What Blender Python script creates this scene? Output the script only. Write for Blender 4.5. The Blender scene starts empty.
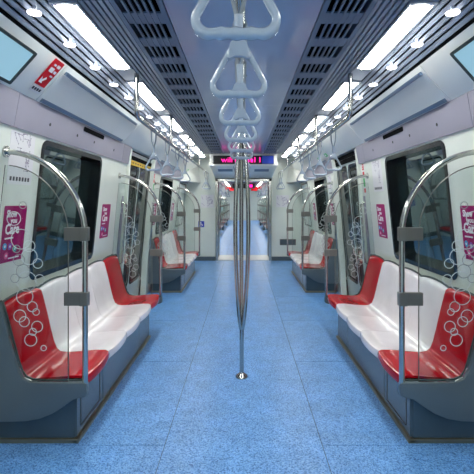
import bpy, bmesh, math, random
from mathutils import Vector, Matrix
random.seed(4)
scene = bpy.context.scene
COL = scene.collection
# ------------------------------------------------------------------ camera, world, exposure
F = 431.0; CAMZ = 1.45; VPX, VPY = 243.5, 202.0          # focal length and vanishing point in photo pixels
cd = bpy.data.cameras.new('camera'); cam = bpy.data.objects.new('camera', cd); COL.objects.link(cam)
cam.location = (0, 0, CAMZ); cam.rotation_euler = (math.pi/2, 0, 0)
cd.sensor_width = 36; cd.lens = 36*F/474
cd.shift_x = -(VPX-237)/474; cd.shift_y = -(237-VPY)/474
cd.clip_start = 0.02; cd.clip_end = 200
scene.camera = cam
world = bpy.data.worlds.new('world'); scene.world = world; world.use_nodes = True
world.node_tree.nodes['Background'].inputs[0].default_value = (0.02, 0.025, 0.03, 1)
world.node_tree.nodes['Background'].inputs[1].default_value = 1.0
LAMP = 30.0
scene.view_settings.view_transform = 'Standard'; scene.view_settings.look = 'None'
scene.view_settings.gamma = 1; scene.view_settings.use_curve_mapping = False
scene.view_settings.exposure = 0.0

# ------------------------------------------------------------------ materials
def lin(r, g, b):
    f = lambda c: (c/12.92 if c <= 0.04045 else ((c+0.055)/1.055)**2.4)
    return (f(r/255), f(g/255), f(b/255), 1)
def mat(name, rgb, rough=0.4, metal=0.0, noise=None, bump=None, ior=1.5, coat=0.0, emit=None, estr=0):
    m = bpy.data.materials.new(name); m.use_nodes = True
    nt = m.node_tree; b = nt.nodes['Principled BSDF']
    b.inputs['Base Color'].default_value = lin(*rgb); b.inputs['Roughness'].default_value = rough
    b.inputs['Metallic'].default_value = metal; b.inputs['IOR'].default_value = ior
    b.inputs['Coat Weight'].default_value = coat; b.inputs['Coat Roughness'].default_value = 0.05
    if emit:
        b.inputs['Emission Color'].default_value = lin(*emit); b.inputs['Emission Strength'].default_value = estr
    if noise:
        sc, amt = noise
        tc = nt.nodes.new('ShaderNodeTexCoord'); n = nt.nodes.new('ShaderNodeTexNoise')
        n.inputs['Scale'].default_value = sc; n.inputs['Detail'].default_value = 4
        nt.links.new(tc.outputs['Object'], n.inputs['Vector'])
        r = nt.nodes.new('ShaderNodeValToRGB'); c = lin(*rgb)
        r.color_ramp.elements[0].position = 0.3; r.color_ramp.elements[1].position = 0.7
        r.color_ramp.elements[0].color = tuple(v*(1-amt) for v in c[:3])+(1,)
        r.color_ramp.elements[1].color = tuple(min(1, v*(1+amt)) for v in c[:3])+(1,)
        nt.links.new(n.outputs['Fac'], r.inputs['Fac']); nt.links.new(r.outputs['Color'], b.inputs['Base Color'])
        if bump:
            bp = nt.nodes.new('ShaderNodeBump'); bp.inputs['Strength'].default_value = bump; bp.inputs['Distance'].default_value = 0.01
            nt.links.new(n.outputs['Fac'], bp.inputs['Height']); nt.links.new(bp.outputs['Normal'], b.inputs['Normal'])
    return m
def floor_mat(name, c0, c1, c2):
    m = bpy.data.materials.new(name); m.use_nodes = True; nt = m.node_tree; b = nt.nodes['Principled BSDF']
    b.inputs['Roughness'].default_value = 0.34
    tc = nt.nodes.new('ShaderNodeTexCoord')
    n1 = nt.nodes.new('ShaderNodeTexNoise'); n1.inputs['Scale'].default_value = 105; n1.inputs['Detail'].default_value = 3; n1.inputs['Roughness'].default_value = .7
    n2 = nt.nodes.new('ShaderNodeTexNoise'); n2.inputs['Scale'].default_value = 6; n2.inputs['Detail'].default_value = 5
    for n in (n1, n2): nt.links.new(tc.outputs['Object'], n.inputs['Vector'])
    r1 = nt.nodes.new('ShaderNodeValToRGB'); e = r1.color_ramp.elements
    e[0].position = 0.36; e[0].color = lin(*c0); e[1].position = 0.47; e[1].color = lin(*c1)
    x = r1.color_ramp.elements.new(0.70); x.color = lin(*c2)
    nt.links.new(n1.outputs['Fac'], r1.inputs['Fac'])
    r2 = nt.nodes.new('ShaderNodeValToRGB'); r2.color_ramp.elements[0].color = (.78, .78, .80, 1); r2.color_ramp.elements[1].color = (1, 1, 1, 1)
    r2.color_ramp.elements[0].position = .3; r2.color_ramp.elements[1].position = .7
    nt.links.new(n2.outputs['Fac'], r2.inputs['Fac'])
    mx = nt.nodes.new('ShaderNodeMixRGB'); mx.blend_type = 'MULTIPLY'; mx.inputs[0].default_value = 1
    nt.links.new(r1.outputs['Color'], mx.inputs[1]); nt.links.new(r2.outputs['Color'], mx.inputs[2])
    nt.links.new(mx.outputs['Color'], b.inputs['Base Color'])
    return m
def clear_glass(name, tint, mixmin=0.02):
    m = bpy.data.materials.new(name); m.use_nodes = True; nt = m.node_tree
    for n in list(nt.nodes):
        if n.type == 'BSDF_PRINCIPLED': nt.nodes.remove(n)
    out = [n for n in nt.nodes if n.type == 'OUTPUT_MATERIAL'][0]
    t = nt.nodes.new('ShaderNodeBsdfTransparent'); t.inputs[0].default_value = tint
    g = nt.nodes.new('ShaderNodeBsdfGlossy'); g.inputs['Roughness'].default_value = 0.03
    fr = nt.nodes.new('ShaderNodeFresnel'); fr.inputs['IOR'].default_value = 1.45
    mx = nt.nodes.new('ShaderNodeMixShader')
    nt.links.new(fr.outputs[0], mx.inputs[0]); nt.links.new(t.outputs[0], mx.inputs[1]); nt.links.new(g.outputs[0], mx.inputs[2])
    nt.links.new(mx.outputs[0], out.inputs[0])
    return m
M = {}
M['floor'] = floor_mat('floor_vinyl', (34, 84, 154), (94, 158, 230), (160, 210, 250))
M['joint'] = mat('floor_joint', (45, 70, 105), 0.7)
M['wall'] = mat('wall_panel', (222, 228, 220), 0.33, noise=(2.5, .03), coat=.2)
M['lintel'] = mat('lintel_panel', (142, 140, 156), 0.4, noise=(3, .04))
M['cove'] = mat('cove_panel', (232, 233, 228), 0.3, noise=(2, .03), coat=.2)
M['channel'] = mat('aluminium_channel', (120, 138, 160), 0.35, .6)
M['ceil'] = mat('ceiling_panel', (160, 172, 198), 0.2, noise=(2, .04), coat=.4)
M['rib'] = mat('ceiling_rib', (140, 150, 168), 0.3, .25)
M['ribdark'] = mat('ceiling_recess', (10, 12, 16), 0.9, ior=1.1)
M['vent'] = mat('vent_slat', (104, 122, 146), 0.4, .3)
M['black'] = mat('black_rubber', (12, 13, 16), 0.45)
M['frameblk'] = mat('window_border', (10, 12, 18), 0.15)
M['glass'] = mat('dark_window_glass', (20, 34, 36), 0.03, ior=2.9)
M['doorglass'] = mat('tinted_door_glass', (10, 14, 16), 0.04, ior=1.5)
M['glass'].node_tree.nodes['Principled BSDF'].inputs['Specular Tint'].default_value = (.70, .90, .92, 1)
M['screen_glass'] = clear_glass('clear_glass', (.93, .96, .95, 1))
M['ring'] = mat('frosted_print', (205, 214, 214), 0.5)
M['ring2'] = mat('frosted_print_faint', (150, 160, 158), 0.5)
M['steel'] = mat('brushed_steel', (188, 188, 184), 0.17, 1.0, noise=(6, .04))
M['plate'] = mat('clamp_steel', (122, 121, 116), 0.35, .6)
M['red'] = mat('red_plastic', (176, 2, 20), 0.10, noise=(5, .06), ior=1.3, coat=.08)
M['white'] = mat('white_plastic', (230, 224, 228), 0.12, noise=(6, .05), coat=.5)
M['shell'] = mat('grey_seat_shell', (84, 98, 106), 0.38, noise=(4, .05))
M['base'] = mat('grey_seat_base', (62, 78, 88), 0.25, noise=(5, .10), coat=.3)
M['edge'] = mat('dark_green_gasket', (52, 66, 66), 0.5)
M['trim'] = mat('kick_trim_metal', (150, 142, 122), 0.3, .9)
M['strap'] = mat('strap_plastic', (160, 174, 190), 0.2, coat=.5)
M['band'] = mat('strap_webbing', (130, 140, 150), 0.6)
M['lamp'] = mat('lamp_diffuser', (255, 255, 255), 0.5, emit=(255, 255, 246), estr=LAMP)
M['spot'] = mat('spot_lens', (255, 255, 255), 0.5, emit=(255, 255, 255), estr=2.6)
M['magenta'] = mat('poster_magenta', (158, 3, 98), 0.3, ior=1.2)
M['paper'] = mat('poster_white', (226, 226, 230), 0.45)
M['ink'] = mat('print_dark', (40, 42, 60), 0.6)
M['ink2'] = mat('print_violet', (120, 100, 150), 0.6)
M['textw'] = mat('print_white', (240, 240, 244), 0.5)
M['cyan'] = mat('print_cyan', (60, 170, 220), 0.5)
M['violet'] = mat('print_purple', (140, 90, 190), 0.5)
M['teal'] = mat('print_teal', (40, 180, 180), 0.5)
M['pinkp'] = mat('print_pink', (230, 90, 150), 0.5)
M['signred'] = mat('sign_red', (210, 18, 36), 0.35, ior=1.25)
M['signgreen'] = mat('sign_green', (30, 170, 80), 0.4)
M['signblue'] = mat('sign_blue', (30, 60, 175), 0.4)
M['signyellow'] = mat('sign_yellow', (205, 170, 40), 0.4)
M['door'] = mat('door_leaf_grey', (178, 190, 190), 0.28, .1, noise=(3, .04))
M['led'] = mat('led_pink', (255, 30, 150), 0.5, emit=(255, 25, 150), estr=2.2)
M['ledblue'] = mat('led_blue', (30, 60, 160), 0.4, emit=(25, 60, 170), estr=.25)
M['lcd'] = mat('lcd_screen', (70, 100, 120), 0.12, emit=(160, 205, 222), estr=.75)
M['bellows'] = mat('gangway_bellows', (120, 126, 132), 0.6)
M['threshold'] = mat('threshold_steel', (205, 208, 210), 0.35, .5)

# ------------------------------------------------------------------ mesh helpers
class MB:
    def __init__(self): self.v = []; self.f = []
    def add(self, vs, fs):
        n = len(self.v); self.v += [Vector(p) for p in vs]; self.f += [tuple(i+n for i in f) for f in fs]; return self
    def box(self, a, b):
        x0, y0, z0 = a; x1, y1, z1 = b
        return self.add([(x0,y0,z0),(x1,y0,z0),(x1,y1,z0),(x0,y1,z0),(x0,y0,z1),(x1,y0,z1),(x1,y1,z1),(x0,y1,z1)],
                        [(0,3,2,1),(4,5,6,7),(0,1,5,4),(1,2,6,5),(2,3,7,6),(3,0,4,7)])
    def prism(self, pts, y0, y1):                           # polygon in x,z extruded along y
        n = len(pts)
        return self.add([(p[0], y0, p[1]) for p in pts]+[(p[0], y1, p[1]) for p in pts],
                        [tuple(range(n))[::-1], tuple(range(n, 2*n))]+[(i, (i+1) % n, n+(i+1) % n, n+i) for i in range(n)])
    def plate(self, mtx, outline, t, hole=None):            # flat shape in a local frame (u, v, normal), thickness t
        n = len(outline)
        if hole:
            vs = [mtx @ Vector((p[0], p[1], z)) for z in (0, t) for r in (outline, hole) for p in r]
            fs = []
            for i in range(n):
                j = (i+1) % n
                fs += [(i, j, n+j, n+i), (2*n+i, 3*n+i, 3*n+j, 2*n+j), (i, 2*n+i, 2*n+j, j), (n+i, n+j, 3*n+j, 3*n+i)]
        else:
            vs = [mtx @ Vector((p[0], p[1], z)) for z in (0, t) for p in outline]
            fs = [tuple(range(n))[::-1], tuple(range(n, 2*n))]+[(i, (i+1) % n, n+(i+1) % n, n+i) for i in range(n)]
        return self.add(vs, fs)
    def tube(self, path, r, n=10, closed=False, ref=Vector((0, 1, 0)), flat=1.0):
        path = [Vector(p) for p in path]; m = len(path); rr = r if isinstance(r, (list, tuple)) else [r]*m
        vs = []
        for i, p in enumerate(path):
            if closed: t = path[(i+1) % m]-path[i-1]
            else: t = path[min(i+1, m-1)]-path[max(i-1, 0)]
            t.normalize(); q = ref if abs(t.dot(ref)) < .95 else Vector((1, 0, 0))
            a = (q-t*q.dot(t)).normalized(); b = t.cross(a)
            vs += [p+a*math.cos(2*math.pi*k/n)*rr[i]*flat+b*math.sin(2*math.pi*k/n)*rr[i] for k in range(n)]
        fs = []
        for i in range(m if closed else m-1):
            j = (i+1) % m
            fs += [(i*n+k, i*n+(k+1) % n, j*n+(k+1) % n, j*n+k) for k in range(n)]
        if not closed: fs += [tuple(range(n))[::-1], tuple(range((m-1)*n, m*n))]
        return self.add(vs, fs)
    def lathe(self, prof, c, n=20):
        vs = []; m = len(prof)
        for (r, z) in prof: vs += [(c[0]+r*math.cos(2*math.pi*k/n), c[1]+r*math.sin(2*math.pi*k/n), c[2]+z) for k in range(n)]
        fs = [(i*n+k, i*n+(k+1) % n, (i+1)*n+(k+1) % n, (i+1)*n+k) for i in range(m-1) for k in range(n)]
        fs += [tuple(range(n))[::-1], tuple(range((m-1)*n, m*n))]
        return self.add(vs, fs)
    def mesh(self, name, origin=(0, 0, 0), bevel=0, smooth=False):
        o = Vector(origin); me = bpy.data.meshes.new(name)
        me.from_pydata([v-o for v in self.v], [], self.f)
        bm = bmesh.new(); bm.from_mesh(me)
        bmesh.ops.recalc_face_normals(bm, faces=bm.faces)
        if bevel:
            es = [e for e in bm.edges if len(e.link_faces) == 2 and e.calc_face_angle(0) > .6]
            bmesh.ops.bevel(bm, geom=es, offset=bevel, segments=2, affect='EDGES', profile=.6, clamp_overlap=True)
        bm.to_mesh(me); bm.free()
        if smooth:
            for p in me.polygons: p.use_smooth = True
            me.set_sharp_from_angle(angle=math.radians(42))
        return me
    def build(self, name, m, parent=None, bevel=0, smooth=False, origin=None):
        # world coordinates in, stored relative to the parent's (or own) origin
        if parent is not None: org = world_loc(parent)
        else: org = Vector(origin) if origin is not None else self.center()
        me = self.mesh(name, org, bevel, smooth); me.materials.append(M[m])
        o = bpy.data.objects.new(name, me); COL.objects.link(o)
        if parent is not None: o.parent = parent
        else: o.location = org
        return o
    def center(self):
        lo = [min(v[i] for v in self.v) for i in range(3)]; hi = [max(v[i] for v in self.v) for i in range(3)]
        return Vector(((lo[0]+hi[0])/2, (lo[1]+hi[1])/2, lo[2]))
def world_loc(o):
    p = Vector(o.location)
    while o.parent is not None: o = o.parent; p += o.location
    return p
def tag(o, label, cat, group=None):
    o['label'] = label; o['category'] = cat
    if group: o['group'] = group
    return o
def struct(o, label=None, cat=None):
    o['kind'] = 'structure'
    if label: o['label'] = label
    if cat: o['category'] = cat
    return o
def empty(name, loc):
    o = bpy.data.objects.new(name, None); COL.objects.link(o); o.location = loc; o.empty_display_size = .05; return o
def copy_tree(o, parent=None, skip=()):
    c = o.copy(); COL.objects.link(c); c.parent = parent
    for ch in list(o.children):
        if ch.name.split('.')[0] not in skip: copy_tree(ch, c, skip)
    return c
def rrect(w, h, r, n=5):
    pts = []
    for cx, cy, a0 in ((w/2-r, h/2-r, 0), (-w/2+r, h/2-r, 90), (-w/2+r, -h/2+r, 180), (w/2-r, -h/2+r, 270)):
        pts += [(cx+r*math.cos(math.radians(a0+90*k/n)), cy+r*math.sin(math.radians(a0+90*k/n))) for k in range(n+1)]
    return pts
def circle(r, n=24, c=(0, 0)): return [(c[0]+r*math.cos(2*math.pi*k/n), c[1]+r*math.sin(2*math.pi*k/n)) for k in range(n)]
def text_obj(body, size, mtx, m, parent, name='lettering', depth=.0008, ax='CENTER', width=None, bold=0.0):
    cu = bpy.data.curves.new('t', 'FONT'); cu.body = body; cu.size = size; cu.align_x = ax; cu.align_y = 'CENTER'
    cu.extrude = depth; cu.offset = bold; cu.resolution_u = 2
    to = bpy.data.objects.new('t', cu); me = bpy.data.meshes.new_from_object(to)
    bpy.data.objects.remove(to)
    if width:
        xs = [v.co.x for v in me.vertices]; w = max(xs)-min(xs)
        if w > 0: me.transform(Matrix.Diagonal((width/w, 1, 1, 1)))
    me.transform(mtx); me.transform(Matrix.Translation(-world_loc(parent)))
    me.materials.clear(); me.materials.append(M[m]); me.name = name
    o = bpy.data.objects.new(name, me); COL.objects.link(o); o.parent = parent
    return o
H = CAMZ
# side wall profile (x, z) from floor to ceiling edge, for the right side
WP = [(1.53, 0.0), (1.50, .895), (1.40, 1.89), (1.36, 2.11)]
CT = (1.155, 2.34)                                      # top of the cove panel
def wall_x(z):
    for (xa, za), (xb, zb) in zip(WP, WP[1:]):
        if z <= zb: return xa+(xb-xa)*(z-za)/(zb-za)
    (xa, za), (xb, zb) = WP[-1], CT
    return xa+(xb-xa)*(z-za)/(zb-za)
def wall_frame(sx, y, z, lift=0.0):                     # local frame on the wall: u reads left to right from inside, v up the slope, normal inward
    e = .02; up = Vector((sx*(wall_x(z+e)-wall_x(z-e)), 0, 2*e)).normalized()
    u = Vector((0, -sx, 0)); n = u.cross(up)
    p = Vector((sx*wall_x(z), y, z))+n*lift
    return Matrix(((u.x, up.x, n.x, p.x), (u.y, up.y, n.y, p.y), (u.z, up.z, n.z, p.z), (0, 0, 0, 1)))

CAR0, CAR1 = -2.2, 10.7                                 # this carriage, from behind the camera to its end wall
CEILEND = 9.4; CZ = 2.5
BENCH = [2.6, 6.9]; BL = 2.3                            # benches along each wall, door bays between them
DOORS = [(.9, 2.3), (5.2, 6.6)]
NEXT0, NEXT1 = 11.7, 34.0                               # the next carriage
NB = [13.4, 17.7, 22.0, 26.3]
ND = [(16.0, 17.4), (20.3, 21.7), (24.6, 26.0)]
SIDES = ((-1, 'left'), (1, 'right'))

# ------------------------------------------------------------------ floor
def floor_sheets(root, y0, y1, edges, cross, jt=.0022):
    for (xa, xb) in edges:
        ys = [y0]+[c for c in cross if y0 < c < y1]+[y1]
        for a, b in zip(ys, ys[1:]):
            MB().box((xa+jt, a+jt, -.02), (xb-jt, b-jt, 0)).build('floor_sheet', 'floor', root)
fl = struct(MB().box((-1.58, CAR0, -.06), (1.58, CAR1, -.003)).build('floor', 'joint'))
floor_sheets(fl, CAR0, CAR1, [(-.47, .47)], [-.1, 2.6+2.65, 7.95])
floor_sheets(fl, CAR0, CAR1, [(-1.58, -.47), (.47, 1.58)], [-.13, 1.22, 2.57, 3.92, 5.27, 6.62, 7.97, 9.32])
fl2 = struct(MB().box((-1.58, NEXT0, -.06), (1.58, NEXT1, -.003)).build('floor', 'joint'))
floor_sheets(fl2, NEXT0, NEXT1, [(-.47, .47), (-1.58, -.47), (.47, 1.58)], [15.7, 19.7, 23.7, 27.7])

# ------------------------------------------------------------------ side walls with window and door openings
WIN0, WIN1 = .40, 1.67                                  # window span inside a bench bay
def side_wall(sx, name, y0, y1, benches, doors, parent_name):
    cuts = sorted(set([y0, y1]+[b+WIN0+.03 for b in benches]+[b+WIN1-.03 for b in benches]+[d for dd in doors for d in dd]))
    zs = [0, .93, 1.86, 2.11]
    b = MB(); low = MB()
    for a, c in zip(cuts, cuts[1:]):
        mid = (a+c)/2
        win = any(q+WIN0 < mid < q+WIN1 for q in benches); dr = any(p < mid < q for p, q in doors)
        for k in range(3):
            if (win and k == 1) or dr: continue
            za, zb = zs[k], zs[k+1]; t = .05
            xs = [wall_x(za), wall_x(zb)]
            (low if k == 0 else b).prism([(sx*xs[0], za), (sx*(xs[0]+t), za), (sx*(xs[1]+t), zb), (sx*xs[1], zb)], a, c)
    struct(low.build('trim_7', 'wall', origin=(sx*1.5, (y0+y1)/2, 0)))
    o = struct(b.build(parent_name, 'wall', origin=(sx*1.5, (y0+y1)/2, 0)))
    # lintel band in a darker grey-lilac, laid on the wall above the windows
    cut = [y0]+[v for v in sorted([q for q in benches]+[q+BL for q in benches]+[d for dd in doors for d in dd]) if y0 < v < y1]+[y1]
    for a, c in zip(cut, cut[1:]):
        if any(p < (a+c)/2 < q for p, q in doors): continue
        za, zb = 1.905, 2.11
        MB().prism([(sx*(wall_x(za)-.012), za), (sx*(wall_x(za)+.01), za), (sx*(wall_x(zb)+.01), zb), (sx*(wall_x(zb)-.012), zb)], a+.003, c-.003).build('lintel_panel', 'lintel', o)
    return o
WALL = {}
for sx, nm in SIDES:
    WALL[sx] = side_wall(sx, nm, CAR0, CAR1, BENCH, DOORS, 'wall_'+nm)
    WALL[sx, 2] = side_wall(sx, nm, NEXT0, NEXT1, NB, ND, 'wall_'+nm)
    # screw heads along the lintel, and one flat dark strip below the cove
    for y in (3.05, 3.55, 3.95, 4.55, 7.3, 7.9):
        f = wall_frame(sx, y, 2.0, .012); MB().plate(f, circle(.012, 12), .002).build('screw_cap', 'black', WALL[sx])
    f = wall_frame(sx, 3.92, 2.075, .012); MB().plate(f, rrect(.52, .04, .012, 3), .003).build('dark_strip', 'ribdark', WALL[sx])
# cove panels between wall and ceiling, with seams, and the aluminium channels that hold advertising cards
def cove(sx, wall, y0, y1, seams, cards):
    (xb, zb), (xt, zt) = WP[-1], CT
    wall = struct(MB().prism([(sx*(xb+.04), zb+.01), (sx*(xb+.08), zb+.01), (sx*(xt+.09), zt+.03), (sx*(xt+.05), zt+.03)], y0, y1).build('trim_8', 'black', origin=(sx*xb, (y0+y1)/2, zb)))
    cut = [y0]+seams+[y1]
    (xb, zb), (xt, zt) = WP[-1], CT
    def prof(t): # slightly bowed
        return xb-.012+(xt-xb)*t-.006*math.sin(math.pi*t), zb+(zt-zb)*t
    for a, c in zip(cut, cut[1:]):
        p = [prof(k/6) for k in range(7)]
        poly = [(sx*x, z) for x, z in p]+[(sx*(xt+.06), zt+.02), (sx*(xb+.06), zb+.0)]
        MB().prism(poly, a+.004, c-.004).build('cove_panel', 'cove', wall, smooth=True)
    for a, c in cards:
        for t0, t1 in ((.01, .10), (.78, .86)):
            q = [prof(t0), prof(t1)]
            MB().prism([(sx*q[0][0], q[0][1]), (sx*(q[0][0]-.014), q[0][1]-.006), (sx*(q[1][0]-.014), q[1][1]-.006), (sx*q[1][0], q[1][1])], a, c).build('card_channel', 'channel', wall)
for sx, nm in SIDES:
    cove(sx, WALL[sx], CAR0, CAR1, [.5, 2.80, 4.80, 6.85, 9.3], [(2.84, 4.70), (7.0, 9.1)])
    cove(sx, WALL[sx, 2], NEXT0, NEXT1, [15.8, 20.1, 24.4, 28.7], [(13.5, 15.6), (17.8, 19.9), (22.1, 24.2)])

# ------------------------------------------------------------------ ceiling
def ceiling(y0, y1, detail):
    root = struct(MB().box((-1.33, y0, CZ+.06), (1.33, y1, CZ+.10)).build('ceiling', 'ribdark'))
    cut = [y0]+[v for v in (-.6, 2.05, 4.7, 7.35, 13.9, 16.5, 19.2, 21.8, 24.5, 27.1, 29.8) if y0 < v < y1]+[y1]
    for a, c in zip(cut, cut[1:]):
        MB().box((-.42, a+.002, CZ), (.42, c-.002, CZ+.05)).build('ceiling_panel', 'ceil', root)
    for sx in (-1, 1):
        # vent grille: frame, long slats and cross bars over a dark duct
        for xa, xb in ((.425, .455), (.672, .70)):
            MB().box((sx*xa, y0, CZ-.004), (sx*xb, y1, CZ+.05)).build('vent_frame', 'vent', root)
        nsl = 6 if detail else 4
        w = (.672-.455)/nsl
        for k in range(1, nsl):
            x = .455+w*k
            MB().box((sx*(x-.0065), y0, CZ-.003), (sx*(x+.0065), y1, CZ+.010)).build('vent_slat', 'vent', root)
        n = int((y1-y0)/.37)
        me = None
        for k in range(n):
            yy = y0+.155+k*.37
            if me is None:
                cb = MB().box((sx*.455, yy, CZ), (sx*.672, yy+.145, CZ+.010)).build('vent_crossbar', 'vent', root); me = cb; yb = yy
            else:
                c2 = me.copy(); COL.objects.link(c2); c2.location.y = yy-yb
        # fluted strips either side of the lamps
        def flutes(xa, za, xb, zb, n, nm):
            d = Vector((xb-xa, zb-za)); L = d.length; d /= L; nn = Vector((-d.y, d.x)); w = L/n
            for k in range(n):
                pp = []
                for t, e in ((.04, .022), (.14, 0), (.78, 0), (.88, .022)):
                    q = Vector((xa, za))+d*(w*(k+t))+nn*e; pp.append((sx*q.x, q.y))
                MB().prism(pp, y0, y1).build(nm, 'rib', root)
        flutes(.70, CZ, .872, CZ, 5, 'ceiling_rib')
        flutes(1.027, CZ, 1.150, 2.365, 5, 'ceiling_rib')
        MB().prism([(sx*1.04, CZ+.03), (sx*1.185, 2.36), (sx*1.21, 2.36), (sx*1.21, CZ+.06), (sx*1.04, CZ+.06)], y0, y1).build('ceiling_edge', 'ribdark', root)
    return root
ceiling(CAR0, CEILEND, True)
ceiling(NEXT0, NEXT1, False)
def lamp(sx, y, ln, label, group):
    r = empty('ceiling_light', (sx*.95, y+ln/2, CZ-.012))
    b = MB().box((sx*.872, y-.03, CZ-.006), (sx*.888, y+ln+.03, CZ+.055)); b.box((sx*1.010, y-.03, CZ-.006), (sx*1.025, y+ln+.03, CZ+.055))
    b.box((sx*.888, y-.03, CZ-.006), (sx*1.010, y, CZ+.055)); b.box((sx*.888, y+ln, CZ-.006), (sx*1.010, y+ln+.03, CZ+.055))
    b.build('lamp_frame', 'rib', r)
    p = [(.888, CZ+.02), (.90, CZ-.004), (.925, CZ-.012), (.975, CZ-.012), (1.0, CZ-.004), (1.010, CZ+.02)]
    MB().prism([(sx*x, z) for x, z in p], y, y+ln).build('diffuser', 'lamp', r, smooth=True)
    return tag(r, label, 'ceiling light', group)
def blank(sx, y0, y1):
    return MB().box((sx*.872, y0, CZ+.004), (sx*1.025, y1, CZ+.05))
for sx, nm in SIDES:
    other = 'above the wall with the red sticker' if sx < 0 else 'above the wall facing the red sticker'
    for k in range(8):
        y = -2.18+1.49*k
        if y+1.08 > CEILEND: break
        lamp(sx, y, 1.08, 'long white glowing ceiling lamp in the row '+other, 'ceiling lamps '+other)
        tr = blank(sx, y+1.11, min(y+1.49-.03, CEILEND)).build('trim_1', 'rib'); struct(tr)
    k = 0; y = NEXT0+.1
    while y+1.4 < NEXT1:
        lamp(sx, y, 1.4, 'white glowing ceiling lamp in the next carriage beyond the gangway', 'ceiling lamps of the next carriage'); y += 1.75
    # small round lamps outside the long ones
    sl = Vector((1.150-1.027, 0, 2.365-CZ)).normalized(); q0 = Vector((1.027, 0, CZ))+sl*.068
    for k in range(16):
        y = 2.21+.452*k
        p = Vector((sx*q0.x, y, q0.z-.030))
        r = empty('round_lamp', p)
        MB().lathe([(.010, -.002), (.010, .05)], p, 12).build('stem', 'rib', r, smooth=True)
        MB().lathe([(.022, -.010), (.032, -.006), (.036, 0), (.034, .005), (.010, .010)], p, 20).build('lens', 'spot', r, smooth=True)
        tag(r, 'small round ceiling lamp on the ribbed strip '+other, 'ceiling light', 'round lamps '+other)

# ------------------------------------------------------------------ windows
nwin = 0
def window(sx, y0, y1, gm='glass'):
    global nwin; nwin += 1
    zc = (.895+1.89)/2
    r = struct(empty('window_%d' % nwin, (sx*wall_x(.895), (y0+y1)/2, .895)))
    f = wall_frame(sx, (y0+y1)/2, zc, 0.0); w = y1-y0; h = 1.0
    f2 = f @ Matrix.Translation((0, 0, -.004))
    o = rrect(w, h, .075, 6)
    s = rrect(w-.075, h-.075, .05, 6)
    MB().plate(f @ Matrix.Translation((0, 0, -.105)), o, .111, s).build('window_frame', 'frameblk', r)
    MB().plate(f @ Matrix.Translation((0, 0, -.10)), rrect(w-.07, h-.07, .06, 6), .008).build('pane', gm, r)
    return r
for sx, nm in SIDES:
    for b in BENCH: window(sx, b+WIN0, b+WIN1)
    for b in NB: window(sx, b+WIN0, b+WIN1)
    window(sx, 9.45, 10.45, 'doorglass')

# ------------------------------------------------------------------ doors
ndoor = 0
def door(sx, a, b):
    global ndoor; ndoor += 1
    r = struct(empty('door_%d' % ndoor, (sx*1.55, (a+b)/2, 0)))
    w = (b-a)/2
    for k in range(2):
        ya = a+w*k+.004; yb = ya+w-.008; yc = (ya+yb)/2
        up = Vector((sx*(1.40-1.50), 0, .995)).normalized(); u = Vector((0, -sx, 0)); n = u.cross(up)
        zc = 1.06; p = Vector((sx*(wall_x(zc)+.045), yc, zc))
        f = Matrix(((u.x, up.x, n.x, p.x), (u.y, up.y, n.y, p.y), (u.z, up.z, n.z, p.z), (0, 0, 0, 1)))
        wd = yb-ya
        sh = Matrix.Translation((0, .15, 0))
        o = [(x, y) for x, y in rrect(wd, 2.07, .006, 6)]
        s = [(x, y+.07) for x, y in rrect(wd-.11, 1.60, .06, 6)]
        lf = MB().plate(f, o, .02, s).build('door_leaf', 'door', r)
        g = [(x, y+.07) for x, y in rrect(wd-.10, 1.61, .06, 6)]
        MB().plate(f @ Matrix.Translation((0, 0, .002)), g, .008).build('pane', 'doorglass', lf)
        gs = [(x, y+.07) for x, y in rrect(wd-.05, 1.66, .085, 6)]; gi = [(x, y+.07) for x, y in rrect(wd-.13, 1.58, .05, 6)]
        MB().plate(f @ Matrix.Translation((0, 0, .018)), gs, .004, gi).build('window_seal', 'frameblk', lf)
    # rubber nosing, jambs with grab rails, threshold
    for e, s in ((a, -1), (b, 1)):
        j = MB().prism([(sx*(wall_x(0)-.03), .0), (sx*(wall_x(0)+.05), 0), (sx*(wall_x(1.88)+.05), 1.88), (sx*(wall_x(2.09)+.05), 2.09), (sx*(wall_x(2.09)-.02), 2.09), (sx*(wall_x(1.88)-.03), 1.88)], e-.01 if s < 0 else e-.035, e+.035 if s < 0 else e+.01)
        jb = j.build('door_jamb', 'wall', r, bevel=.008)
        yy = e+s*.07
        pth = [(sx*(wall_x(.72)+.0), yy, .70), (sx*(wall_x(.75)-.055), yy, .73), (sx*(wall_x(1.4)-.055), yy, 1.42), (sx*(wall_x(1.45)+.0), yy, 1.45)]
        MB().tube(pth, .013, 8).build('grab_rail', 'steel', r, smooth=True)
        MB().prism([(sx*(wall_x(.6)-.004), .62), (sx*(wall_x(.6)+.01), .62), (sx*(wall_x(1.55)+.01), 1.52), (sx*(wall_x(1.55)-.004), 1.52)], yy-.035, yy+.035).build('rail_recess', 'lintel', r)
    MB().box((sx*1.50, a, .0), (sx*1.60, b, .008)).build('threshold', 'threshold', r)
    return r
for sx, nm in SIDES:
    for a, b in DOORS+ND: door(sx, a, b)

# ------------------------------------------------------------------ end wall, header and gangway
GW, GH = .65, 1.98
b = MB()
for s in (-1, 1): b.box((s*GW, CAR1, 0), (s*1.6, CAR1+.06, 2.6))
b.box((-GW, CAR1, GH), (GW, CAR1+.06, 2.6))
ew = struct(b.build('wall_end', 'wall', origin=(0, CAR1, 0)))
for s in (-1, 1):
    MB().box((s*(GW-.02), CAR1-.03, 0), (s*(GW+.045), CAR1+.10, GH+.045)).build('door_post', 'steel', ew, bevel=.006)
    MB().box((s*(GW+.05), CAR1-.05, 0), (s*1.5, CAR1-.002, .10)).build('kick_plate', 'shell', ew)
MB().box((-GW-.045, CAR1-.03, GH-.02), (GW+.045, CAR1+.10, GH+.045)).build('door_head', 'steel', ew, bevel=.006)
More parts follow.
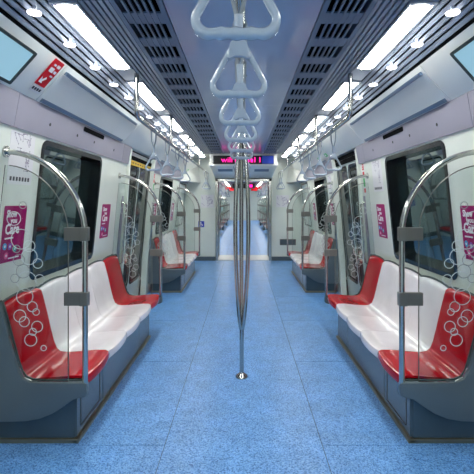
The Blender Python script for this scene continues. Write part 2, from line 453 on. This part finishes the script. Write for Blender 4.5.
# sloping header above the gangway with its two air slots
hz0, hz1 = 1.45+.80, GH+.06
hd = struct(MB().add([(sx*x, y, z) for sx in (-1, 1) for x, y, z in ((.74, CEILEND, CZ+.08), (.74, CEILEND, hz0), (.70, CAR1, hz1), (.70, CAR1, CZ+.08))],
     [(0, 1, 2, 3), (7, 6, 5, 4), (0, 4, 5, 1), (1, 5, 6, 2), (2, 6, 7, 3), (3, 7, 4, 0)]).build('trim_2', 'cove', origin=(0, CEILEND, hz0)))
for s in (-1, 1):
    yA = 9.75; zA = hz0+(hz1-hz0)*(yA-CEILEND)/(CAR1-CEILEND); zB = hz0+(hz1-hz0)*(yA+.22-CEILEND)/(CAR1-CEILEND)
    MB().add([(s*.25, yA, zA-.004), (s*.58, yA, zA-.004), (s*.58, yA+.22, zB-.004), (s*.25, yA+.22, zB-.004),
              (s*.25, yA, zA+.01), (s*.58, yA, zA+.01), (s*.58, yA+.22, zB+.01), (s*.25, yA+.22, zB+.01)],
             [(0, 3, 2, 1), (4, 5, 6, 7), (0, 1, 5, 4), (1, 2, 6, 5), (2, 3, 7, 6), (3, 0, 4, 7)]).build('dark_strip', 'vent', hd)
    # filler panels beside the header and the corner cabinets over the end bay
    struct(MB().box((s*.745, CEILEND, 2.53), (s*1.30, CAR1, 2.58)).build('trim_3', 'cove'))
    lamp(s, CEILEND+.12, .45, 'white glowing ceiling lamp beside the sloping header at the end wall', 'lamps beside the header')
    MBc = MB().add([(s*1.37, 9.55, 1.93), (s*1.37, 9.55, 2.10), (s*1.45, 9.55, 1.93), (s*1.45, 9.55, 2.10),
                    (s*1.06, CAR1-.005, 1.93), (s*1.13, CAR1-.005, 2.32), (s*1.45, CAR1-.005, 1.93), (s*1.30, CAR1-.005, 2.36)],
                   [(0, 2, 3, 1), (4, 5, 7, 6), (0, 1, 5, 4), (2, 6, 7, 3), (0, 4, 6, 2), (1, 3, 7, 5)])
    struct(MBc.build('trim_4', 'cove'))
# gangway bellows
for s in (-1, 1):
    bw = MB()
    n = 8; y0, y1 = CAR1+.10, NEXT0-.1
    pts = []
    for k in range(2*n+1): pts.append((s*(GW+(.05 if k % 2 else .0)), y0+(y1-y0)*k/(2*n)))
    vs = [(x, y, 0.0) for x, y in pts]+[(x, y, GH+.02) for x, y in pts]; m = len(pts)
    bw.add(vs+[(v[0]+s*.03, v[1], v[2]) for v in vs], [(i, i+1, m+i+1, m+i) for i in range(m-1)]+[(2*m+i, 3*m+i, 3*m+i+1, 2*m+i+1) for i in range(m-1)])
    struct(bw.build('trim_5', 'bellows'))
struct(MB().box((-GW-.08, CAR1, GH+.02), (GW+.08, NEXT0, GH+.06)).build('trim_6', 'cove'))
struct(MB().box((-GW-.08, CAR1, -.06), (GW+.08, NEXT0, .012)).build('threshold', 'threshold'))
b = MB()
for s in (-1, 1): b.box((s*GW, NEXT0-.06, 0), (s*1.6, NEXT0-.005, 2.6))
b.box((-GW, NEXT0-.06, GH+.06), (GW, NEXT0-.005, 2.6))
struct(b.build('wall_next', 'wall', origin=(0, NEXT0, 0)))
struct(MB().box((-1.6, NEXT1, 0), (1.6, NEXT1+.05, 2.6)).build('wall_far', 'wall'))
struct(MB().box((-1.6, CAR0-.05, 0), (1.6, CAR0, 2.6)).build('wall_back', 'wall'))

# LED display on the header
r = empty('led_display', (0, CEILEND-.01, 2.26))
MB().box((-.66, CEILEND-.035, 2.275), (.66, CEILEND-.002, 2.46)).build('housing', 'black', r, bevel=.006)
MB().box((.40, CEILEND-.039, 2.285), (.655, CEILEND-.034, 2.452)).build('blue_panel', 'ledblue', r)
face = Matrix(((1, 0, 0, 0), (0, 0, -1, CEILEND-.037), (0, 1, 0, 2.362), (0, 0, 0, 1)))
text_obj('will', .16, face @ Matrix.Translation((-.36, -.0, 0)), 'led', r, width=.24)
text_obj('11', .16, face @ Matrix.Translation((.30, -.0, 0)), 'led', r, width=.13)
for x in (-.16, -.08, .10, .18):
    MB().plate(face @ Matrix.Translation((x, -.012, 0)), rrect(.05, .075, .01, 2), .001).build('lit_dots', 'led', r)
tag(r, 'black LED message display with pink letters above the gangway', 'display')
r = empty('led_display', (0, 24.0, 2.22))
MB().box((-.62, 24.0, 2.22), (.62, 24.06, 2.46)).build('housing', 'black', r)
MB().box((-.60, 24.03, 2.46), (.60, 24.05, CZ)).build('hanger', 'plate', r)
for xa, xb in ((.32, .50), (-.22, -.14)): MB().box((xa, 23.994, 2.27), (xb, 24.0, 2.42)).build('lit_dots', 'led', r)
tag(r, 'small black LED display hanging in the next carriage', 'display')

# ------------------------------------------------------------------ bench of five moulded seats
PROF = [(.022, .335), (.004, .350), (0, .378), (.008, .398), (.03, .408), (.10, .408), (.20, .398), (.30, .392), (.345, .398),
        (.372, .420), (.392, .470), (.415, .560), (.442, .680), (.470, .790), (.482, .828), (.497, .842)]
def seat_mesh(sx, y0, w, end=0, off=0.0, xbase=.945, nu=12):
    vs = []; nv = len(PROF); fs = []
    for i in range(nu+1):
        u = i/nu; s = math.sin(math.pi*u)**.7
        for j, (d, z) in enumerate(PROF):
            fr = max(0, 1-d/.16); bk = max(0, min(1, (z-.44)/.40)) if d > .35 else 0
            dx = -.022*s*fr+.012*(1-fr)*(1-bk)*0
            dz = 0
            if .06 < d < .34: dz = -.005*math.sin(math.pi*(d-.06)/.28)*math.sin(math.pi*u)
            if d >= .35: dx += .008*math.sin(math.pi*u)*math.sin(math.pi*min(1, bk*.9)); dz += .022*s*bk
            vs.append((sx*(xbase+d+dx), y0+w*u, z+dz))
    n1 = len(vs)
    # back skin, so the shell has thickness
    t = .014
    for i in range(nu+1):
        for j in range(nv):
            a = Vector(vs[i*nv+max(0, j-1)]); c = Vector(vs[i*nv+min(nv-1, j+1)]); tt = (c-a).normalized()
            nrm = Vector((tt.z*sx, 0, -tt.x*sx))*sx
            nrm = Vector((sx*abs(nrm.x) if nrm.x*sx > 0 else nrm.x, 0, nrm.z))
            p = Vector(vs[i*nv+j]); q = p+Vector((sx*t*abs(tt.z), 0, -t*abs(tt.x)))
            vs.append(tuple(q))
    for i in range(nu):
        for j in range(nv-1):
            a = i*nv+j; fs.append((a, a+1, a+nv+1, a+nv)); fs.append((n1+a, n1+a+nv, n1+a+nv+1, n1+a+1))
        a = i*nv; fs.append((a, a+nv, n1+a+nv, n1+a)); a = i*nv+nv-1; fs.append((a, n1+a, n1+a+nv, a+nv))
    for i in (0, nu):
        for j in range(nv-1): a = i*nv+j; fs.append((a, n1+a, n1+a+1, a+1))
    return MB().add(vs, fs)
def bench(sx, y0):
    r = empty('train_bench', (sx*1.25, y0+BL/2, 0))
    sw = (BL-.011)/5
    for k in range(5):
        ya = y0-.014+sw*k
        red = k in (0, 4)
        o = seat_mesh(sx, ya+.0015, sw-.003).build('seat', 'red' if red else 'white', r, smooth=True)
        o['label'] = 'glossy red end seat' if red else 'glossy white seat'
        # dark edge strip behind the back rest
        pts = []
        for i in range(11):
            u = i/10; s = math.sin(math.pi*u)**.7
            pts.append((sx*(.945+.502), ya+sw*u, .846+.022*s))
        MB().tube(pts, .008, 6, ref=Vector((1, 0, 0))).build('back_gasket', 'edge', r, smooth=True)
    MB().prism([(sx*1.45, .38), (sx*1.48, .38), (sx*1.485, .84), (sx*1.462, .84)], y0+.02, y0+BL-.02).build('back_support', 'shell', r)
    # base cabinet with three front panels and a metal kick strip
    ya, yb = y0+.002, y0+BL-.30
    MB().box((sx*1.022, ya, 0), (sx*1.49, yb, .36)).build('base', 'base', r, bevel=.004)
    cuts = [ya, ya+.48, ya+1.55, yb]
    for k, (a, c) in enumerate(zip(cuts, cuts[1:])):
        o = MB().box((sx*1.006, a+.003, .03), (sx*1.024, c-.003, .35)).build('front_panel', 'base', r, bevel=.003)
        if k == 0:
            u = Vector((0, -sx, 0)); n = Vector((-sx, 0, 0))
            f = Matrix(((0, 0, -sx, sx*1.006), (-sx, 0, 0, (a+c)/2), (0, 1, 0, .19), (0, 0, 0, 1)))
            MB().plate(f, rrect(.36, .25, .012, 3), .002, rrect(.345, .235, .008, 3)).build('hatch_gap', 'black', o)
    MB().box((sx*.990, ya-.016, 0), (sx*1.03, yb+.012, .024)).build('kick_strip', 'trim', r, bevel=.005)
    MB().box((sx*1.0, ya-.016, 0), (sx*1.49, ya+.01, .026)).build('kick_strip', 'trim', r, bevel=.005)
    return r
# ------------------------------------------------------------------ arched pole with glass screen and grey side shell
RINGS = [(460.2,205.1,3.7,1),(469.1,218.2,7.1,0),(462,238.5,10.1,0),(453.9,245.2,5.9,0),(453.9,255.7,8.1,0),(445.5,262.4,5,0),(464,259,5.9,1),
         (460,270,7,1),(456.5,280,10,0),(443.7,278,5,0),(458.4,294.9,8.4,0),(451,304.8,5.3,0),(447.2,310,3.6,0),(463.2,313.9,6.3,0),
         (458.8,319.6,5.3,0),(446.2,324.4,5.7,0),(450.4,329.5,3.8,0),(452.5,337.5,6.3,0),(439.8,345.5,3,0),(468,277,4.5,1),(466.5,248,4,1)]
def partition(sx, y, toward):                              # toward: +1 when the bench lies beyond the screen
    r = empty('screen_partition', (sx*1.2, y, 0))
    path = [(sx*.94, y, .32), (sx*.94, y, .8)]+[(sx*(1.43-.49*math.cos(math.radians(a))), y, 1.25+.50*math.sin(math.radians(a))) for a in range(0, 90, 6)]
    path.append((sx*(wall_x(1.75)+.005), y, 1.75))
    po = MB().tube(path, .0165, 12).build('arched_pole', 'steel', r, smooth=True)
    fl = MB().tube([(sx*(wall_x(1.75)-.012), y, 1.75), (sx*(wall_x(1.75)+.004), y, 1.75)], .035, 14).build('wall_flange', 'steel', po, smooth=True)
    gl = [(sx*1.04, .385), (sx*1.04, 1.25)]+[(sx*(1.43-.39*math.cos(math.radians(a))), 1.25+.42*math.sin(math.radians(a))) for a in range(6, 90, 6)]
    gl += [(sx*1.415, 1.67), (sx*1.455, 1.30), (sx*1.49, .86), (sx*1.44, .83), (sx*1.33, .47), (sx*1.30, .41), (sx*1.25, .385)]
    g = MB().prism(gl, y-.004, y+.004).build('glass_screen', 'screen_glass', r)
    ed = [(p[0], y, p[1]) for p in gl[:-7]]
    MB().tube(ed, .0035, 5).build('glass_edge', 'plate', g, smooth=True)
    for px, py, pr, faint in RINGS:
        X = (px-VPX)/165.8; Z = CAMZ-(py-VPY)/165.8; R = pr/165.8
        f = Matrix(((1, 0, 0, sx*X), (0, 0, -1, y-.0045), (0, 1, 0, Z), (0, 0, 0, 1)))
        MB().plate(f, circle(R, 24), .0008, circle(R-.0042, 24)).build('frosted_ring', 'ring2' if faint else 'ring', g)
    for zc in (1.26, .875):
        c = MB().box((sx*.918, y-.022, zc-.041), (sx*.968, y+.022, zc+.041)).build('clamp', 'plate', r, bevel=.006)
        MB().box((sx*.962, y-.014, zc-.039), (sx*1.062, y+.014, zc+.039)).build('clamp_jaw', 'plate', c, bevel=.005)
    shp = [(1.455, .858), (1.440, .845), (1.415, .76), (1.345, .50), (1.325, .44), (1.30, .405), (1.26, .388), (1.20, .383), (.935, .383), (.925, .375), (.922, .32),
           (.93, .305), (.95, .298), (1.005, .285), (1.06, .245), (1.13, .20), (1.20, .172), (1.28, .158), (1.36, .155), (1.515, .155), (1.50, .86)]
    sh = MB().prism([(sx*x, z) for x, z in shp], y-.022, y+.022).build('side_shell', 'shell', r, bevel=.006, smooth=True)
    ed = [(sx*(x-.003), y+toward*.018, z+.003) for x, z in shp[:9]]
    MB().tube(ed, .006, 6).build('gasket', 'edge', sh, smooth=True)
    return r
where = {(-1, 0): 'under the red sticker', (1, 0): 'facing the red sticker', (-1, 1): 'next to the blue wheelchair sign', (1, 1): 'facing the blue wheelchair sign'}
protob = {}; protop = {}
for sx, nm in SIDES:
    for i, y in enumerate(BENCH):
        bn = bench(sx, y)
        tag(bn, 'bench of three white and two red moulded seats, '+where[sx, i], 'bench', 'five-seat benches')
        protob[sx] = bn
        for q, (yy, tw) in enumerate(((y, 1), (y+BL, -1))):
            p = partition(sx, yy-(.042 if q == 0 else 0), tw); protop[sx, q] = p
            spot = ('map side' if 0 else '')
            if i == 0: w = 'at the bench end by the magenta poster'+(' and red sticker' if sx < 0 else ' opposite the red sticker') if q == 0 else 'at the bench end by the door'+(' with yellow strip' if sx < 0 else ' facing the yellow strip')
            else: w = ('at the start of the bench ' if q == 0 else 'at the end of the bench ')+where[sx, i]
            tag(p, 'arched steel pole with ringed glass screen '+w, 'partition', 'arched pole screens')
    for y in NB:
        c = copy_tree(protob[sx]); c.location.y = y+BL/2
        tag(c, 'red and white seat bench in the next carriage beyond the gangway', 'bench', 'benches of the next carriage')
        for q in (0, 1):
            c = copy_tree(protop[sx, q], skip=('frosted_ring', 'gasket')); c.location.y = y+q*BL-(.042 if q == 0 else 0)
            tag(c, 'arched pole and glass screen in the next carriage beyond the gangway', 'partition', 'screens of the next carriage')

# ------------------------------------------------------------------ triple centre pole
r = empty('centre_pole', (-.015, 3.57, 0)); cx, cy = -.015, 3.57
MB().lathe([(.052, 0), (.052, .008), (.044, .020), (.024, .032), (.020, .040)], (cx, cy, 0), 24).build('floor_flange', 'steel', r, smooth=True)
MB().tube([(cx, cy, .02), (cx, cy, .44)], .0175, 14).build('lower_pole', 'steel', r, smooth=True)
MB().tube([(cx, cy, 2.02), (cx, cy, CZ)], .0175, 14).build('upper_pole', 'steel', r, smooth=True)
MB().lathe([(.020, -.02), (.045, -.008), (.045, 0)], (cx, cy, CZ), 20).build('ceiling_flange', 'steel', r, smooth=True)
for k, a in enumerate((0, 120, 240)):
    A = math.radians(a+90+3); pts = []
    for i in range(33):
        u = i/32; z = .40+(2.06-.40)*u
        s = math.sin(math.pi*min(1, max(0, (u))))
        rad = .006+.056*(s**.75)
        pts.append((cx+rad*math.cos(A), cy+rad*math.sin(A), z))
    MB().tube(pts, .0172, 12, ref=Vector((1, 0, 0))).build('curved_strand', 'steel', r, smooth=True)
tag(r, 'brushed steel floor pole splitting into three bowed strands in the aisle', 'pole')

# ------------------------------------------------------------------ overhead rails
RZ = 1.45+.70; CXL = -.014
def rail(path_x, y0, y1, posts, label, bend=False):
    r = empty('overhead_rail', (path_x, (y0+y1)/2, RZ))
    pth = [(path_x, y0, RZ), (path_x, y1, RZ)]
    if bend: pth = [(path_x, y0, CZ), (path_x, y0, RZ+.06)]+[(path_x, y0+.06-.06*math.cos(math.radians(a)), RZ+.06-.06*math.sin(math.radians(a))) for a in range(15, 91, 15)]+[(path_x, y1, RZ)]
    MB().tube(pth, .0205, 12, ref=Vector((1, 0, 0))).build('rail', 'steel', r, smooth=True)
    for p in posts:
        MB().tube([(path_x, p, RZ), (path_x, p, CZ)], .0195, 12, ref=Vector((1, 0, 0))).build('hanger_post', 'steel', r, smooth=True)
    return tag(r, label, 'handrail')
for sx, nm in SIDES:
    rail(sx*.875, 3.53, 9.35, [5.2, 6.85, 8.5], 'steel overhead handrail with hanger posts '+('on the red sticker side' if sx < 0 else 'facing the red sticker'), True)
    rail(sx*.875, 9.75, 10.66, [], 'short steel overhead rail by the end wall '+('above the blue wheelchair sign' if sx < 0 else 'above the grey plate'))
    rail(sx*.875, 12.3, 31.0, [12.5, 15, 17.5, 20, 22.5, 25, 27.5, 30], 'steel overhead handrail in the next carriage '+('on the blue wheelchair sign side' if sx < 0 else 'on the grey plate side'))
rail(CXL, -.4, 3.2, [-.2, 1.9], 'steel rail along the ceiling centre carrying the aisle straps before the pole')
rail(CXL, 3.85, 5.4, [3.95, 5.3], 'short centre ceiling rail beyond the three-strand pole')

# ------------------------------------------------------------------ hand straps
def strap_proto():
    r = empty('hand_strap', (0, 0, 0))                     # origin at the bottom of the handle
    w, h = .150, .150
    pts = []; rad = []
    def arc(cx, cz, rr, a0, a1, n):
        for k in range(n+1):
            a = math.radians(a0+(a1-a0)*k/n); pts.append((cx+rr*math.cos(a), 0, cz+rr*math.sin(a)))
    arc(0, h-.020, .022, 150, 30, 6)
    arc(w/2-.028, .030, .028, 20, -80, 7)
    n0 = len(pts)
    for k in range(1, 16): pts.append((w/2-.028-(w-.056)*k/16, 0, .004))
    arc(-w/2+.028, .030, .028, -100, -200, 7)
    m = len(pts)
    for i, p in enumerate(pts):
        low = max(0, 1-p[2]/.03)
        rr = .0085+.0035*low
        if n0 <= i < n0+15: rr += .0012*math.cos((i-n0-7)*math.pi/2.4)
        rad.append(rr)
    # drop the handle so its lowest point is z = 0
    off = .0125
    MB().tube([(p[0], p[1], p[2]+off-.004+.004) for p in pts], rad, 10, closed=True).build('handle', 'strap', r, smooth=True)
    hd = [(-.024, h+.008), (-.037, h-.034), (-.026, h-.040), (-.012, h-.032), (.012, h-.032), (.026, h-.040), (.037, h-.034), (.024, h+.008), (.012, h+.020), (-.012, h+.020)]
    MB().prism([(x, z+off-.006) for x, z in hd], -.011, .011).build('handle_head', 'strap', r, bevel=.003, smooth=True)
    MB().tube([(0, 0, h+.018), (0, 0, h+.095)], .0135, 10).build('sleeve', 'strap', r, smooth=True)
    for s in (-1, 1):
        pp = [(s*.004, 0, h+.088), (s*.020, 0, h+.15), (s*.0235, 0, .38), (s*.0245, 0, .408)]
        MB().tube(pp, .0065, 6, ref=Vector((0, 1, 0)), flat=1.6).build('webbing', 'band', r, smooth=True)
    loop = [(.0245*math.cos(math.radians(a)), 0, .404+.0245*math.sin(math.radians(a))) for a in range(0, 181, 15)]
    MB().tube(loop, .0045, 6, flat=3).build('rail_loop', 'strap', r, smooth=True)
    return r
SP = strap_proto(); first = True
def strap(x, y, label, group, rot=0):
    global first
    o = SP if first else copy_tree(SP); first = False
    o.location = (x, y, RZ-.404); o.rotation_euler = (0, 0, rot)
    return tag(o, label, 'hand strap', group)
for y in (.80, 1.25, 1.70, 2.16, 2.62, 3.06): strap(CXL, y, 'triangular grey hand strap hanging over the aisle before the floor pole', 'straps on the centre rail')
for y in (4.15, 4.6, 5.05): strap(CXL, y, 'triangular grey hand strap hanging over the aisle beyond the floor pole', 'straps on the short centre rail')
for sx, nm in SIDES:
    lab = 'on the side rail by the door with yellow strip' if sx < 0 else 'on the side rail facing the yellow strip'
    for y in (4.2, 4.95, 5.7, 6.45): strap(sx*.875, y, 'triangular grey hand strap '+lab, 'straps '+lab)
    for y in (9.95, 10.35): strap(sx*.875, y, 'hand strap on the short rail '+('above the blue wheelchair sign' if sx < 0 else 'above the grey plate'), 'straps by the end wall')
    for y in (16.2, 17.0, 20.5, 21.3, 24.8, 25.6): strap(sx*.875, y, 'hand strap in the next carriage beyond the gangway', 'straps of the next carriage')

# ------------------------------------------------------------------ posters and signs on the walls
def poster(sx, y, label, w=.27, h=.355, z=1.25):
    f = wall_frame(sx, y, z, .0)
    r = empty('courtesy_poster', f.to_translation())
    MB().plate(f, rrect(w, h, .012, 3), .002).build('sheet', 'magenta', r)
    fr = f @ Matrix.Translation((0, 0, .003))
    T = Matrix.Translation
    text_obj('Show', .062, fr @ T((-.045, .125, 0)), 'textw', r, width=.12, bold=.0012)
    text_obj('you', .050, fr @ T((-.015, .083, 0)), 'textw', r, width=.075, bold=.001)
    text_obj('Care', .092, fr @ T((-.025, .028, 0)), 'textw', r, width=.165, bold=.0025)
    MB().plate(fr @ T((-.055, -.026, 0)), rrect(.10, .010, .003, 2), .001).build('small_print', 'textw', r)
    for u, v, c in ((-.095, -.075, 'cyan'), (-.035, -.080, 'violet'), (.025, -.100, 'teal'), (-.07, -.135, 'pinkp')):
        MB().plate(fr @ T((u, v, 0)), circle(.022, 18), .001).build('icon_disc', c, r)
        MB().plate(fr @ T((u, v, .001)), circle(.008, 10), .001).build('icon_mark', 'textw', r)
    MB().plate(fr @ T((.02, -.155, 0)), rrect(.13, .008, .003, 2), .001).build('small_print', 'textw', r)
    return tag(r, label, 'poster', 'magenta courtesy posters')
def route_map(sx, y, label, w=.30, h=.34, z=1.73):
    f = wall_frame(sx, y, z, .0); T = Matrix.Translation
    r = empty('route_map', f.to_translation())
    MB().plate(f, rrect(w, h, .006, 2), .002).build('sheet', 'paper', r)
    fr = f @ T((0, 0, .0025))
    rnd = random.Random(9); b = MB(); b2 = MB()
    # a winding net of thin lines with station dots, in two blocks
    for cx0, cy0, sw, shh, n in ((0, .115, .11, .04, 5), (0, -.01, .09, .07, 7)):
        for k in range(n):
            pts = [Vector((cx0+rnd.uniform(-sw, sw), cy0+rnd.uniform(-shh, shh)))]
            for q in range(3):
                st = rnd.choice(((1, 0), (0, 1), (.7, .7), (.7, -.7), (-.7, .7)))
                e = pts[-1]+Vector(st)*.045
                pts.append(Vector((max(-sw, min(sw, e.x-cx0))+cx0, max(-shh, min(shh, e.y-cy0))+cy0)))
            for p, q in zip(pts, pts[1:]):
                d = q-p
                if d.length < .004: continue
                d.normalize(); nn = Vector((-d.y, d.x))*.0011
                b.plate(fr, [tuple(p+nn), tuple(p-nn), tuple(q-nn), tuple(q+nn)], .0005)
            for p in pts: b2.plate(fr, circle(.0032, 8, tuple(p)), .0008)
    b.build('route_lines', 'ink2', r)['kind'] = 'stuff'; b2.build('station_dots', 'ink', r)['kind'] = 'stuff'
    b = MB()
    for k in range(7): b.plate(fr @ T((-.11+.036*k, -.135, 0)), rrect(.022, .026, .003, 2), .0006)
    b.build('legend', 'ink', r)['kind'] = 'stuff'
    return tag(r, label, 'route map')
for sx in (-1, 1):
    s = 'wall with the red sticker' if sx < 0 else 'wall facing the red sticker'
    for i, b in enumerate(BENCH):
        for k, dy in enumerate((.145, 1.96)):
            poster(sx, b+dy, 'magenta Show you Care poster by %s seat of bench %s' % ('first' if k == 0 else 'last', where[sx, i]))
route_map(-1, 2.75, 'white route map poster above the magenta poster under the red sticker')
route_map(1, 4.56, 'white route map poster above a magenta poster facing the door with yellow strip', w=.32)
route_map(1, 7.05, 'white route map poster on the wall facing the blue wheelchair sign', w=.26)
# end wall notices
def end_notice(x, z, w, h, label):
    f = Matrix(((1, 0, 0, x), (0, 0, -1, CAR1-.001), (0, 1, 0, z), (0, 0, 0, 1)))
    r = empty('notice_sheet', (x, CAR1-.001, z)); MB().plate(f, rrect(w, h, .004, 2), .002).build('sheet', 'paper', r)
    b = MB(); rnd = random.Random(3)
    for k in range(14):
        a = rnd.random()*6.28; c = (rnd.uniform(-.8, .8)*w/2, rnd.uniform(-.7, .7)*h/2); d = (math.cos(a)*.05, math.sin(a)*.04); n = (-math.sin(a)*.003, math.cos(a)*.003)
        b.plate(f @ Matrix.Translation((0, 0, .0022)), [(c[0]-d[0]+n[0], c[1]-d[1]+n[1]), (c[0]-d[0]-n[0], c[1]-d[1]-n[1]), (c[0]+d[0]-n[0], c[1]+d[1]-n[1]), (c[0]+d[0]+n[0], c[1]+d[1]+n[1])], .0006)
    b.build('print', 'ink2', r)['kind'] = 'stuff'; tag(r, label, 'notice')
end_notice(-.90, 1.47, .32, .32, 'white line map notice on the end wall above the blue sign')
end_notice(.97, 1.47, .32, .30, 'white line map notice on the end wall above the grey plate')
f = Matrix(((1, 0, 0, -1.05), (0, 0, -1, CAR1-.001), (0, 1, 0, .90), (0, 0, 0, 1)))
r = empty('wheelchair_sign', (-1.05, CAR1-.001, .90)); MB().plate(f, rrect(.15, .15, .012, 3), .003).build('plate', 'signblue', r)
f2 = f @ Matrix.Translation((0, 0, .0035))
MB().plate(f2, circle(.014, 12, (-.01, .045)), .001).build('symbol_head', 'textw', r)
MB().plate(f2, circle(.034, 20, (0, -.02)), .001, circle(.025, 20, (0, -.02))).build('symbol_wheel', 'textw', r)
b = MB(); b.plate(f2, [(-.016, .03), (-.004, .03), (-.002, -.005), (.032, -.005), (.045, -.045), (.034, -.047), (.022, -.016), (-.014, -.016)], .001); b.build('symbol_body', 'textw', r)
tag(r, 'small square blue wheelchair sign on the end wall', 'sign')
r = empty('cover_plate', (1.10, CAR1-.004, .44))
MB().box((.90, CAR1-.012, .38), (1.30, CAR1-.001, .53)).build('plate', 'plate', r, bevel=.003)
MB().box((.915, CAR1-.014, .395), (1.285, CAR1-.011, .515)).build('panel', 'shell', r)
tag(r, 'grey rectangular cover plate low on the end wall', 'cover plate')
# narrow red and green emergency strips beside the doors
def strip(sx, y, label):
    f = wall_frame(sx, y, 1.72, 0); T = Matrix.Translation
    r = empty('emergency_strip', f.to_translation())
    MB().plate(f, rrect(.085, .40, .006, 2), .002).build('backing', 'paper', r)
    fr = f @ T((0, 0, .0025))
    for v, hh, c in ((.14, .07, 'signred'), (.06, .05, 'signred'), (-.04, .10, 'signgreen'), (-.135, .05, 'signred')):
        MB().plate(fr @ T((0, v, 0)), rrect(.066, hh, .004, 2), .001).build('colour_block', c, r)
    for v in (.155, .128): MB().plate(fr @ T((0, v, .001)), rrect(.045, .008, .002, 2), .0008).build('small_print', 'textw', r)
    tag(r, label, 'sign')
strip(1, 5.06, 'narrow red and green emergency strip beside the door opposite the yellow strip')
strip(-1, 6.78, 'narrow red and green emergency strip at the door with yellow strip')
# door header sign: black band over a yellow one
def door_sign(sx, label, ya, yb, yellow):
    yc = (ya+yb)/2; f = wall_frame(sx, yc, 1.97 if yellow else 2.03, -.030); w = yb-ya; T = Matrix.Translation
    r = empty('door_header_sign', f.to_translation())
    MB().plate(f @ T((0, .035, 0)), rrect(w, .05, .006, 2), .012).build('black_band', 'ribdark', r)
    if yellow:
        MB().plate(f @ T((0, -.025, 0)), rrect(w, .058, .006, 2), .010).build('yellow_band', 'signyellow', r)
        for k in range(9): MB().plate(f @ T((-w*.4+w*.1*k, -.025, .0102)), rrect(w*.055, .014, .002, 2), .0006).build('small_print', 'ink', r)
    else:
        MB().plate(f @ T((0, -.025, 0)), rrect(w, .062, .006, 2), .010).build('dark_band', 'ribdark', r)
    tag(r, label, 'sign')
door_sign(-1, 'black and yellow strip sign across the door top', 5.25, 6.55, True)
door_sign(1, 'black strip sign above the door facing the yellow strip', 5.25, 6.55, False)
# red sticker on the cove
def cove_frame(sx, y, t, lift=.0):
    (xb, zb), (xt, zt) = WP[-1], CT
    x = xb-.012+(xt-xb)*t-.006*math.sin(math.pi*t); z = zb+(zt-zb)*t
    up = Vector((sx*(xt-xb), 0, zt-zb)).normalized(); u = Vector((0, -sx, 0)); n = u.cross(up); p = Vector((sx*x, y, z))+n*lift
    return Matrix(((u.x, up.x, n.x, p.x), (u.y, up.y, n.y, p.y), (u.z, up.z, n.z, p.z), (0, 0, 0, 1)))
def red_sticker(sx, y, label, group=None):
    f = cove_frame(sx, y, .55, .002); T = Matrix.Translation
    r = empty('red_sticker', f.to_translation())
    MB().plate(f @ T((0, .025, 0)), rrect(.125, .200, .004, 2), .003).build('red_sheet', 'signred', r)
    MB().plate(f @ T((0, -.103, 0)), rrect(.125, .05, .004, 2), .003).build('white_tab', 'paper', r)
    fr = f @ T((0, 0, .0035))
    for u, v, w, h in ((.028, .088, .040, .022), (-.018, .088, .030, .014), (-.015, .050, .05, .034), (.035, .045, .030, .020), (.03, .012, .034, .012)):
        MB().plate(fr @ T((u, v, 0)), rrect(w, h, .004, 2), .0008).build('white_mark', 'textw', r)
    MB().plate(fr @ T((-.015, -.03, 0)), [(-.03, -.025), (.012, -.025), (.0, -.013), (.026, .013), (.014, .025), (-.012, -.001), (-.03, .017)], .0008).build('arrow', 'textw', r)
    for k in range(4): MB().plate(fr @ T((-.042+.028*k, -.103, 0)), rrect(.020, .020, .003, 2), .0008).build('black_mark', 'ink', r)
    tag(r, label, 'sticker', group)
red_sticker(-1, 2.693, 'red sticker with white arrow and white tab on the cove by the blue screen')
for sx in (-1, 1):
    for x, y in ((.88, 25.4), (.70, 28.5)):
        r = empty('hanging_board', (sx*x, y, 2.18))
        MB().box((sx*x-.20, y-.01, 2.19), (sx*x+.20, y+.01, 2.35)).build('board', 'signred', r, bevel=.004)
        for e in (-.14, .14): MB().box((sx*x+e-.006, y-.006, 2.35), (sx*x+e+.006, y+.006, CZ+.01)).build('hanger', 'plate', r)
        tag(r, 'small red board hanging from the ceiling in the next carriage', 'sign', 'red boards of the next carriage')
# lit information screens on the cove near the door
for sx in (-1, 1):
    f = cove_frame(sx, 1.645, .435, .0)
    r = empty('information_screen', f.to_translation())
    MB().plate(f, rrect(1.60, .235, .012, 3), .012, rrect(1.55, .20, .006, 3)).build('bezel', 'edge', r)
    MB().plate(f, rrect(1.57, .215, .006, 3), .009).build('display_panel', 'lcd', r)
    tag(r, 'pale blue information screen on the cove '+('beside the red sticker' if sx < 0 else 'facing the red sticker'), 'screen')
# green exit marks
for sx, y in ((1, 7.3), (1, 6.7), (-1, 9.9)):
    f = cove_frame(sx, y, .30, .002); r = empty('exit_sticker', f.to_translation())
    MB().plate(f, rrect(.18, .06, .008, 2), .002).build('sheet', 'signgreen', r)
    MB().plate(f @ Matrix.Translation((-.03, 0, .0022)), [(-.03, .012), (.02, .012), (.02, .022), (.05, 0), (.02, -.022), (.02, -.012), (-.03, -.012)], .0006).build('arrow', 'textw', r)
    tag(r, 'small green exit sticker on the cove '+('above the side rail facing the yellow strip' if sx > 0 else 'near the end wall with the blue sign'), 'sticker', 'green exit stickers' if sx > 0 else None)
